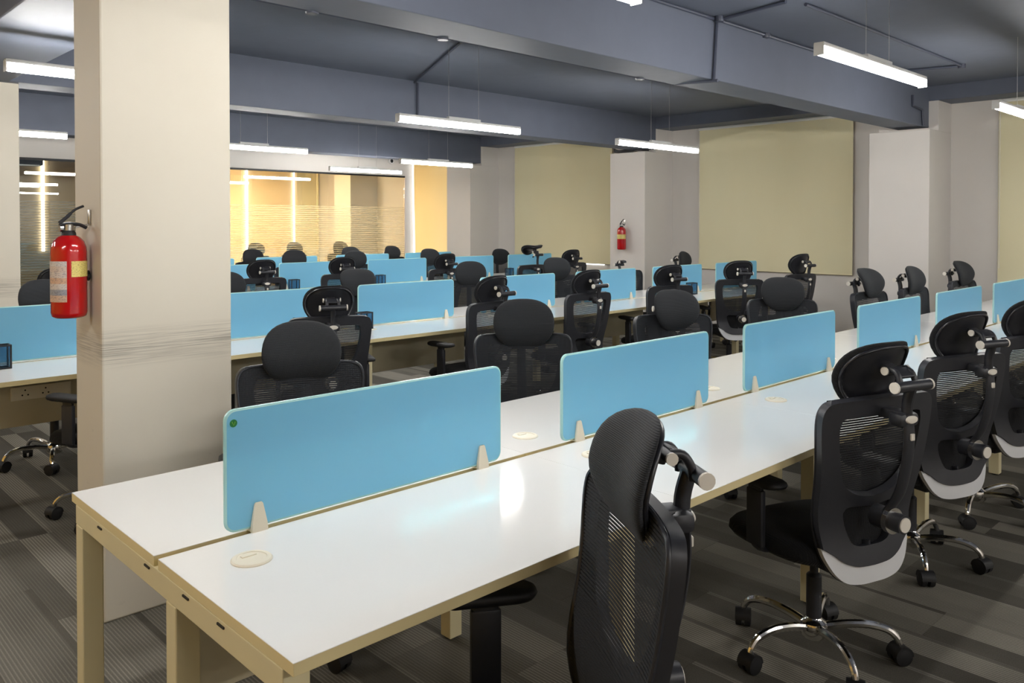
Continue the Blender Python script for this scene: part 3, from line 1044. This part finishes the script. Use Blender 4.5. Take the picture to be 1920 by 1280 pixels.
    br = MB().box((0, -0.355, 0.945), (0.085, 0.055, 0.045), 0.016).box((0, -0.318, 0.955), (0.055, 0.085, 0.032), 0.008).obj('top_bracket', 'black_plastic', r, smooth=40)
    MB().lathe([(0.0, 0.0), (0.026, 0.0), (0.026, 0.003), (0.022, 0.006), (0.0, 0.007)], seg=20, mat=Matrix.Diagonal((1.0, 1, 0.48)) @ RX(math.pi / 2), c=(0, -0.382, 0.948)).obj('bracket_badge', 'cap_grey', br)
    # --- lumbar knob
    kn = MB().cyl((0, -0.255, 0.615), (0, -0.315, 0.615), 0.036, 20).cyl((0, -0.315, 0.615), (0, -0.362, 0.615), 0.030, 20).obj('lumbar_knob', 'black_plastic', r)
    MB().lathe([(0.03, 0), (0.041, 0.001), (0.041, 0.018), (0.03, 0.019)], c=(0, -0.306, 0.615), seg=24, mat=RX(math.pi / 2)).obj('knob_ring', 'chrome', kn)
    MB().cyl((0, -0.362, 0.615), (0, -0.366, 0.615), 0.023, 20).obj('knob_cap', 'cap_grey', kn)
    # --- neck and lower pivot
    nk = MB().tube(catmull([(0, -0.366, 0.865), (0, -0.368, 0.945), (0, -0.382, 0.995)], 4), [0.018] * 9, 10, flat=0.8).cyl((-0.074, -0.385, 1.0), (0.074, -0.385, 1.0), 0.0165, 14).obj('headrest_neck', 'black_plastic', r)
    for s in (-1, 1):
        MB().cyl((s * 0.074, -0.385, 1.0), (s * 0.081, -0.385, 1.0), 0.0175, 14).obj('pivot_cap', 'cap_grey', nk)
    # --- headrest, origin on the upper pivot
    HX, HZ = 0.152, 0.126
    def hr(s, t, off):
        x = HX * s * (1 - 0.05 * t) if t > 0 else HX * s * (1 - 0.10 * t * t)
        z = HZ * t - 0.046
        y = 0.062 + 0.034 * s * s - 0.055 * max(0, -t - 0.1) ** 1.6 - 0.018 * max(0, t) ** 2
        return Vector((x, y + off, z))
    def disc(scale, offf, offb, nr=9, nk=40, p=2.5):
        vs, fs = [], []
        for side, of in ((1, offf), (-1, offb)):
            for i in range(1, nr + 1):
                rho = math.sin(i / nr * math.pi / 2)
                for k in range(nk):
                    a = 2 * math.pi * k / nk
                    c, s_ = math.cos(a), math.sin(a)
                    q = (abs(c) ** p + abs(s_) ** p) ** (-1 / p)
                    th = max(0.0, 1 - rho ** 2.6) ** 0.55
                    vs.append(hr(c * q * rho * scale, s_ * q * rho * scale, of * th))
        M = nr * nk
        for b in (0, M):
            fs.append(tuple(b + k for k in range(nk)))
            for i in range(nr - 1):
                for k in range(nk):
                    fs.append((b + i * nk + k, b + i * nk + (k + 1) % nk, b + (i + 1) * nk + (k + 1) % nk, b + (i + 1) * nk + k))
        return vs, fs
    PV = (0, -0.325, 1.035)
    vs, fs = disc(1.0, 0.030, -0.018)
    head = MB().add(vs, fs).obj('headrest', 'mesh_fabric', r, PV, smooth=70)
    vs, fs = disc(0.90, -0.010, -0.026)
    MB().add(vs, fs).obj('headrest_shell', 'black_shell', head, smooth=50)
    rim = [hr(math.cos(a) * 0.9 * (abs(math.cos(a)) ** 2.35 + abs(math.sin(a)) ** 2.35) ** (-1 / 2.35), math.sin(a) * 0.9 * (abs(math.cos(a)) ** 2.35 + abs(math.sin(a)) ** 2.35) ** (-1 / 2.35), -0.012)
           for a in [2 * math.pi * k / 40 for k in range(41)]]
    MB().tube(rim, 0.006, 6, caps=False).obj('shell_rim', 'black_shell', head, smooth=60)
    arch = MB()
    arch.cyl((-0.046, 0.002, 0.004), (0.046, 0.002, 0.004), 0.0125, 12)
    for s in (-1, 1):
        arch.tube(catmull([(s * 0.030, 0.0, 0.010), (s * 0.032, -0.026, 0.014), (s * 0.034, -0.050, -0.006), (s * 0.034, -0.060, -0.032)], 4), 0.0095, 8)
    arch.box((0, -0.026, 0.012), (0.064, 0.040, 0.010), 0.004, rot=RX(0.25))
    arch.box((0, 0.022, -0.004), (0.05, 0.045, 0.024), 0.005)
    arch.obj('headrest_hinge', 'black_plastic', head, smooth=50)
    for s in (-1, 1):
        MB().cyl((s * 0.046, 0.002, 0.004), (s * 0.052, 0.002, 0.004), 0.0130, 12).obj('hinge_cap', 'cap_grey', head)
    for c in [c for c in bpy.data.objects if c.parent == r]:
        if c.name.split('.')[0] not in ('base_hub', 'base_leg', 'gas_lift'):
            c.location.z -= {'seat': 0.012, 'arm_post': -0.01, 'tilt_mechanism': 0.02}.get(c.name.split('.')[0], 0.04)
    return r
proto = make_chair()
CM = child_map(proto)
HEADK = [c for c in CM[proto] if c.name.startswith('headrest') and 'neck' not in c.name][0]
used = [False]
chair_n = [0]
def chair(hx, hy, rz, label, group, tilt=16, dz=0.0, dx=0.0, yaw=0.0, spin=None, drop_head=False):
    a = math.radians(rz)
    ox, oy = hx - 0.275 * math.sin(a), hy + 0.275 * math.cos(a)
    if not used[0]:
        used[0] = True
        r = proto
    else:
        r = copy_tree(proto, None, CM)
    r.location = (ox, oy, 0)
    r.rotation_euler = (0, 0, a)
    sp = chair_n[0] * 0.77 if spin is None else math.radians(spin)
    chair_n[0] += 1
    pending.append((r, tilt, dz, dx, yaw, sp, drop_head))
    return tag(r, label, 'chair', group)
pending = []
GA, GB, GC, GD, GE, GF, GG = ('chairs on the near side of the front bench', 'chairs on the far side of the front bench', 'chairs on the near side of the second bench',
    'chairs on the far side of the second bench', 'chairs on the near side of the third bench', 'chairs on the far side of the third bench', 'chairs at the farthest bench')
# front bench, near side
chair(1.336, 1.008, 58, 'large black mesh chair in the foreground turned sideways, its headrest facing left', GA, tilt=14, dz=-0.02, spin=20)
chair(2.65, 1.045, -18, 'black mesh chair seen fully from behind with grey lower lip and chrome base', GA, tilt=24, dz=-0.01, spin=34)
chair(3.73, 1.12, -20, 'black mesh chair at the right, half hidden behind the fully visible chair', GA, tilt=22)
chair(4.62, 1.10, -16, 'black mesh chair cut off by the right edge of the photo', GA, tilt=20)
# front bench, far side
chair(1.64, 2.90, 156, 'black chair facing the viewer just right of the foreground column, behind the sticker screen', GB, tilt=10, dz=-0.02)
chair(2.88, 2.90, 140, 'black chair facing the viewer in the gap between the first and second front screens', GB, tilt=14, dz=-0.015)
chair(4.13, 2.88, 146, 'black chair facing the viewer behind the top edge of the second front screen', GB, tilt=20, dz=-0.04, yaw=0.15)
chair(5.53, 2.90, 128, 'black chair facing the viewer above the third front screen', GB, tilt=22, dz=-0.03)
chair(6.60, 2.73, 172, 'black profile chair just right of the third front screen, leftmost of three by the pillar', GB, tilt=30)
chair(7.33, 2.65, 176, 'black profile chair behind the fourth front screen, middle of three by the pillar', GB, tilt=12)
chair(8.57, 2.65, 172, 'black chair in profile behind the fifth front screen, rightmost of three by the pillar', GB, tilt=24)
# second bench, near side
chair(1.56, 4.22, 25, 'black chair mostly hidden by the foreground column, one armrest under the second bench', GC, tilt=16)
chair(2.57, 4.20, -22, 'black chair seen from behind just right of the foreground column at the second bench', GC, tilt=20)
chair(3.90, 4.20, 2, 'black chair from behind at the second bench, its seat and armrest showing at left', GC, tilt=20)
chair(4.92, 4.20, -4, 'black chair from behind at the second bench, above the second front screen', GC, tilt=20)
chair(6.02, 4.20, -17, 'black chair from behind at the second bench with a black framed holder to its right', GC, tilt=20)
chair(7.18, 4.20, -36, 'black chair from behind with visible grey lip, in front of the last second bench screen', GC, tilt=20)
chair(8.42, 4.18, -12, 'black chair with raised headrest against the wide blind, last of the second bench', GC, tilt=20, dz=0.035)
# second bench, far side
chair(1.50, 5.97, 178, 'black chair behind the second bench left of the foreground column, partly behind the extinguisher', GD, tilt=10)
chair(2.72, 5.95, 165, 'black chair peeking out directly right of the foreground column above the second bench screen', GD, tilt=14)
chair(3.90, 5.95, 158, 'black chair facing the viewer between two second bench screens, headrest low', GD, tilt=32, dz=-0.03)
chair(5.19, 5.95, 145, 'black chair facing the viewer in the gap right of the third second bench screen', GD, tilt=12)
chair(6.40, 5.95, 150, 'black chair facing the viewer behind the fourth second bench screen, below the middle blind', GD, tilt=16)
chair(7.60, 5.95, 172, 'black chair without headrest pad, before the pillar with the small extinguisher', GD, tilt=10, drop_head=True)
chair(8.74, 5.93, 186, 'black chair in profile behind the sixth second bench screen, only its thin headrest showing', GD, tilt=0, dz=0.02)
# third bench, near side
chair(2.02, 7.55, 5, 'black chair almost hidden behind the fire extinguisher, at the third bench', GE)
chair(3.91, 7.65, -6, 'black chair from behind at the third bench, first one right of the foreground column', GE, tilt=22)
chair(4.85, 7.65, -12, 'black chair from behind at the third bench, second one right of the foreground column', GE, tilt=22)
chair(6.30, 7.65, -6, 'black chair from behind at the third bench, in front of the narrow yellowish blind', GE, tilt=22)
chair(7.70, 7.57, -2, 'black chair with its headrest raised and tipped flat, third bench, below the middle blind', GE, tilt=72, dz=0.075)
chair(8.55, 7.62, -12, 'black chair from behind at the end of the third bench, left of the extinguisher pillar', GE, tilt=18)
# third bench, far side
chair(5.46, 11.02, 172, 'black headrest showing over the farthest screens, leftmost beneath the orange office', GG, tilt=10)
chair(5.20, 9.35, 152, 'black rounded headrest beneath the orange glass office, second from the column', GF, tilt=6, dz=0.035)
chair(6.10, 9.35, 160, 'black headrest beneath the orange glass office right behind another chair', GF, tilt=12)
chair(7.36, 9.35, 165, 'black headrest below the narrow yellowish blind, facing right', GF, tilt=12)
chair(8.77, 9.35, 160, 'black chair facing the viewer before the pillar beside the middle blind', GF, tilt=8, dz=-0.03)
# farthest bench
chair(7.10, 11.02, 165, 'black headrest at the farthest bench against the striped office glass', GG, tilt=10)
chair(7.89, 11.02, 176, 'black chair in profile at the farthest bench near the end of the glass partition', GG, tilt=12)
GH = 'chairs inside the orange glass office'
for hx, lab in ((5.78, 'leftmost'), (6.50, 'second from left'), (7.22, 'third from left'), (8.15, 'rightmost')):
    chair(hx, 13.0, 176, 'black chair seen dimly through the striped film of the orange office, %s' % lab, GH, tilt=6, dz=0.04)
HEADMESH = HEADK.data
bpy.context.view_layer.update()
cmap = child_map(None)
for (r, tilt, dz, dx, yaw, sp, drop) in pending:
    ch = cmap.get(r, [])
    for c in ch:
        nm = c.name.split('.')[0]
        if nm == 'headrest':
            c.rotation_euler = (math.radians(tilt), 0, yaw)
            c.location = (0 + dx, -0.325, 1.057 + dz)
            if drop:      # pad lost: only the hinge is left on the neck
                for g in cmap.get(c, []):
                    if g.name.startswith('headrest_hinge'):
                        c.data = g.data
                for g in cmap.get(c, []):
                    if not g.name.startswith('hinge_cap'):
                        bpy.data.objects.remove(g)
                c.name = 'bare_hinge'
        elif nm == 'headrest_neck':
            c.location = (0, 0, dz + 0.022)
        elif nm == 'base_leg':
            c.rotation_euler = (0, 0, c.rotation_euler.z + sp)

# ------------------------------------------------------------------ fire extinguishers
def extinguisher(loc, rz, s, label, big=True):
    r = empty('fire_extinguisher', loc, rz)      # local -y points away from the wall; origin at body base axis
    R = 0.062 * s
    H = 0.31 * s
    body = MB().lathe([(0.0, 0.0), (R * 0.80, 0.0), (R * 0.95, 0.006), (R, 0.02), (R, H * 0.80), (R * 0.97, H * 0.86), (R * 0.85, H * 0.93), (R * 0.62, H * 0.98), (R * 0.40, H), (R * 0.36, H * 1.02)], seg=36).obj('cylinder', 'red_enamel', r, smooth=50)
    MB().lathe([(R * 0.42, H * 0.985), (R * 0.40, H * 1.03), (R * 0.30, H * 1.06)], seg=24).obj('neck_collar', 'black_rubber', r)
    v = MB().lathe([(R * 0.26, H * 1.06), (R * 0.26, H * 1.13), (R * 0.18, H * 1.14)], seg=18).obj('valve', 'steel', r)
    MB().lathe([(0, 0), (0.016 * s, 0), (0.016 * s, 0.012 * s), (0, 0.013 * s)], seg=16, mat=RX(math.pi / 2), c=(-R * 0.1, -R * 0.3, H * 1.09)).obj('pressure_gauge', 'steel', v)
    # carrying handle and squeeze lever reach back toward the wall
    MB().tube(catmull([(0, -R * 0.5, H * 1.12), (0, 0, H * 1.14), (0, R * 0.6, H * 1.13), (0, R * 1.0, H * 1.09)], 5), 0.010 * s, 8, flat=0.7).obj('carry_handle', 'black_plastic', r)
    MB().tube(catmull([(0, -R * 0.5, H * 1.15), (0, -R * 0.1, H * 1.22), (0, R * 0.35, H * 1.31), (0, R * 0.85, H * 1.36)], 5), [0.0085 * s] * 8 + [0.006 * s] * 8, 8, flat=0.8).obj('squeeze_lever', 'black_plastic', r)
    def wrap(a0, a1, z0, z1, rad, name, mat):
        n = 10
        vs, fs = [], []
        for i in range(n + 1):
            a = math.radians(a0 + (a1 - a0) * i / n)
            for z in (z0, z1):
                for rr in (rad, rad - 0.0004):
                    vs.append((rr * math.cos(a), rr * math.sin(a), z))
        for i in range(n):
            b, c = 4 * i, 4 * i + 4
            fs += [(b, c, c + 2, b + 2), (b + 1, b + 3, c + 3, c + 1), (b, b + 1, c + 1, c), (b + 2, c + 2, c + 3, b + 3)]
        fs += [(0, 2, 3, 1), (4 * n, 4 * n + 1, 4 * n + 3, 4 * n + 2)]
        MB().add(vs, fs).obj(name, mat, r, smooth=60)
    if big:
        wrap(-112, -22, H * 0.20, H * 0.69, R + 0.0012, 'instruction_label', 'paper_label')
        wrap(-8, 62, H * 0.50, H * 0.69, R + 0.0012, 'inspection_label', 'yellow_label')
    else:
        wrap(-130, 10, H * 0.48, H * 0.68, R + 0.0012, 'inspection_label', 'yellow_label')
    hk = MB().box((0, R + 0.010, H * 1.22), (0.022 * s, 0.006, 0.06 * s), 0.002).obj('wall_hook', 'steel', r)
    MB().tube(catmull([(0, R + 0.008, H * 1.13), (0, R * 0.8, H * 1.12), (0, R * 0.4, H * 1.10)], 4), 0.004, 6).obj('hook_arm', 'steel', hk)
    MB().tube([(0.0, R + 0.008, H * 0.5), (0, R * 0.9, H * 0.5)], 0.02 * s, 10).obj('spacer', 'black_rubber', r)
    tag(r, label, 'fire extinguisher', 'red wall extinguishers')
extinguisher((CX0 - 0.076, 3.385, 1.155), math.radians(-90), 1.0, 'large red fire extinguisher with paper labels on the foreground column')
extinguisher((XP - 0.078, 7.21, 1.14), math.radians(-90), 1.02, 'small looking red fire extinguisher on the far wall pillar', big=False)

# ------------------------------------------------------------------ conduits on the ceiling
def conduit(paths, label, boxes=()):
    r = empty('ceiling_conduit', paths[0][0])
    o = Vector(paths[0][0])
    for p in paths:
        MB().tube([Vector(q) - o for q in p], 0.0125, 8).obj('pipe', 'conduit_paint', r)
    for b in boxes:
        MB().lathe([(0.03, -0.02), (0.033, -0.012), (0.033, 0.02)], c=Vector(b) - o, seg=14).obj('junction_box', 'conduit_paint', r)
    tag(r, label, 'conduit', 'painted conduits under the ceiling')
yb = 3.575 + 0.016
zc = BEAM + 0.012
conduit([[(1.55, yb, zc), (5.15, yb, zc)], [(3.59, yb, zc), (3.62, yb + 0.05, CEIL - 0.02), (5.2, 6.84, CEIL - 0.02)], [(5.25, 6.85, CEIL - 0.02), (5.25, 6.85, 2.57)]],
        'long conduit along the rear edge of the nearest beam, branching to the middle beam',
        [(2.1, yb, zc), (2.93, yb, zc), (4.75, yb, zc)])
conduit([[(5.15, yb, zc), (5.15, 3.2, 2.535)], [(5.15, 3.233, 2.535), (5.19, 3.233, CEIL - 0.02)], [(5.19, 3.233, CEIL - 0.02), (5.11, 2.66, CEIL - 0.014)]],
        'conduit wrapping down the face of the nearest beam', [(5.17, 3.2, CEIL - 0.02)])
conduit([[(4.2, 3.235, CEIL - 0.016), (8.6, 3.235, CEIL - 0.016)]], 'thin conduit in the corner between the nearest beam and the ceiling', [(5.9, 3.235, CEIL - 0.016)])
conduit([[(5.27, 2.60, CEIL - 0.014), (8.36, 2.585, CEIL - 0.014)], [(8.36, 2.585, CEIL - 0.014), (8.2, 3.22, CEIL - 0.014)]], 'conduit across the slab above the bright front pendant', [(8.36, 2.585, CEIL - 0.02)])
conduit([[(2.3, 6.855, CEIL - 0.1), (2.3, 6.855, 2.57)]], 'short vertical conduit on the middle beam beside the foreground column')
conduit([[(3.45, 10.545, CEIL - 0.05), (3.45, 10.545, 2.57)]], 'short vertical conduit on the farthest beam')
conduit([[(8.95, 3.235, 2.85), (8.95, 3.235, 2.74), (9.22, 3.235, 2.72)], [(9.22, 3.235, 2.72), (9.25, 3.235, 2.56)]], 'bent conduit near the pillar end of the nearest beam')
# cable bundle on the ledge of the second pillar
cb = empty('cable_bundle', (9.25, 7.1, 2.53))
for i, dz in enumerate((0.0, 0.02, 0.038)):
    MB().tube(catmull([(0.02, 0.36, 0.01 + dz), (0.0, 0.25, -0.005 + dz * 0.6), (0.05, 0.08, 0.0 + dz), (0.02, -0.1, 0.012 + dz * 0.5), (0.06, -0.22, 0.0 + dz * 0.4)], 6), 0.011, 6).obj('cable', 'cable_black', cb)
tag(cb, 'dark cable bundle lying on the ledge above the extinguisher pillar', 'cables')
# CCTV
cc = empty('security_camera', (8.42, YP - 0.03, 2.60))
MB().lathe([(0.045, 0.04), (0.05, 0.03), (0.05, 0.0), (0.045, -0.01)], seg=20, mat=RX(math.pi / 2)).obj('mount', 'white_metal', cc)
MB().lathe([(0.04, 0.0), (0.038, 0.02), (0.028, 0.034), (0.0, 0.04)], seg=20, mat=RX(math.pi / 2), c=(0, -0.01, 0)).obj('dome', 'black_shell', cc)
tag(cc, 'tiny dome security camera on the white header above the orange office', 'camera')
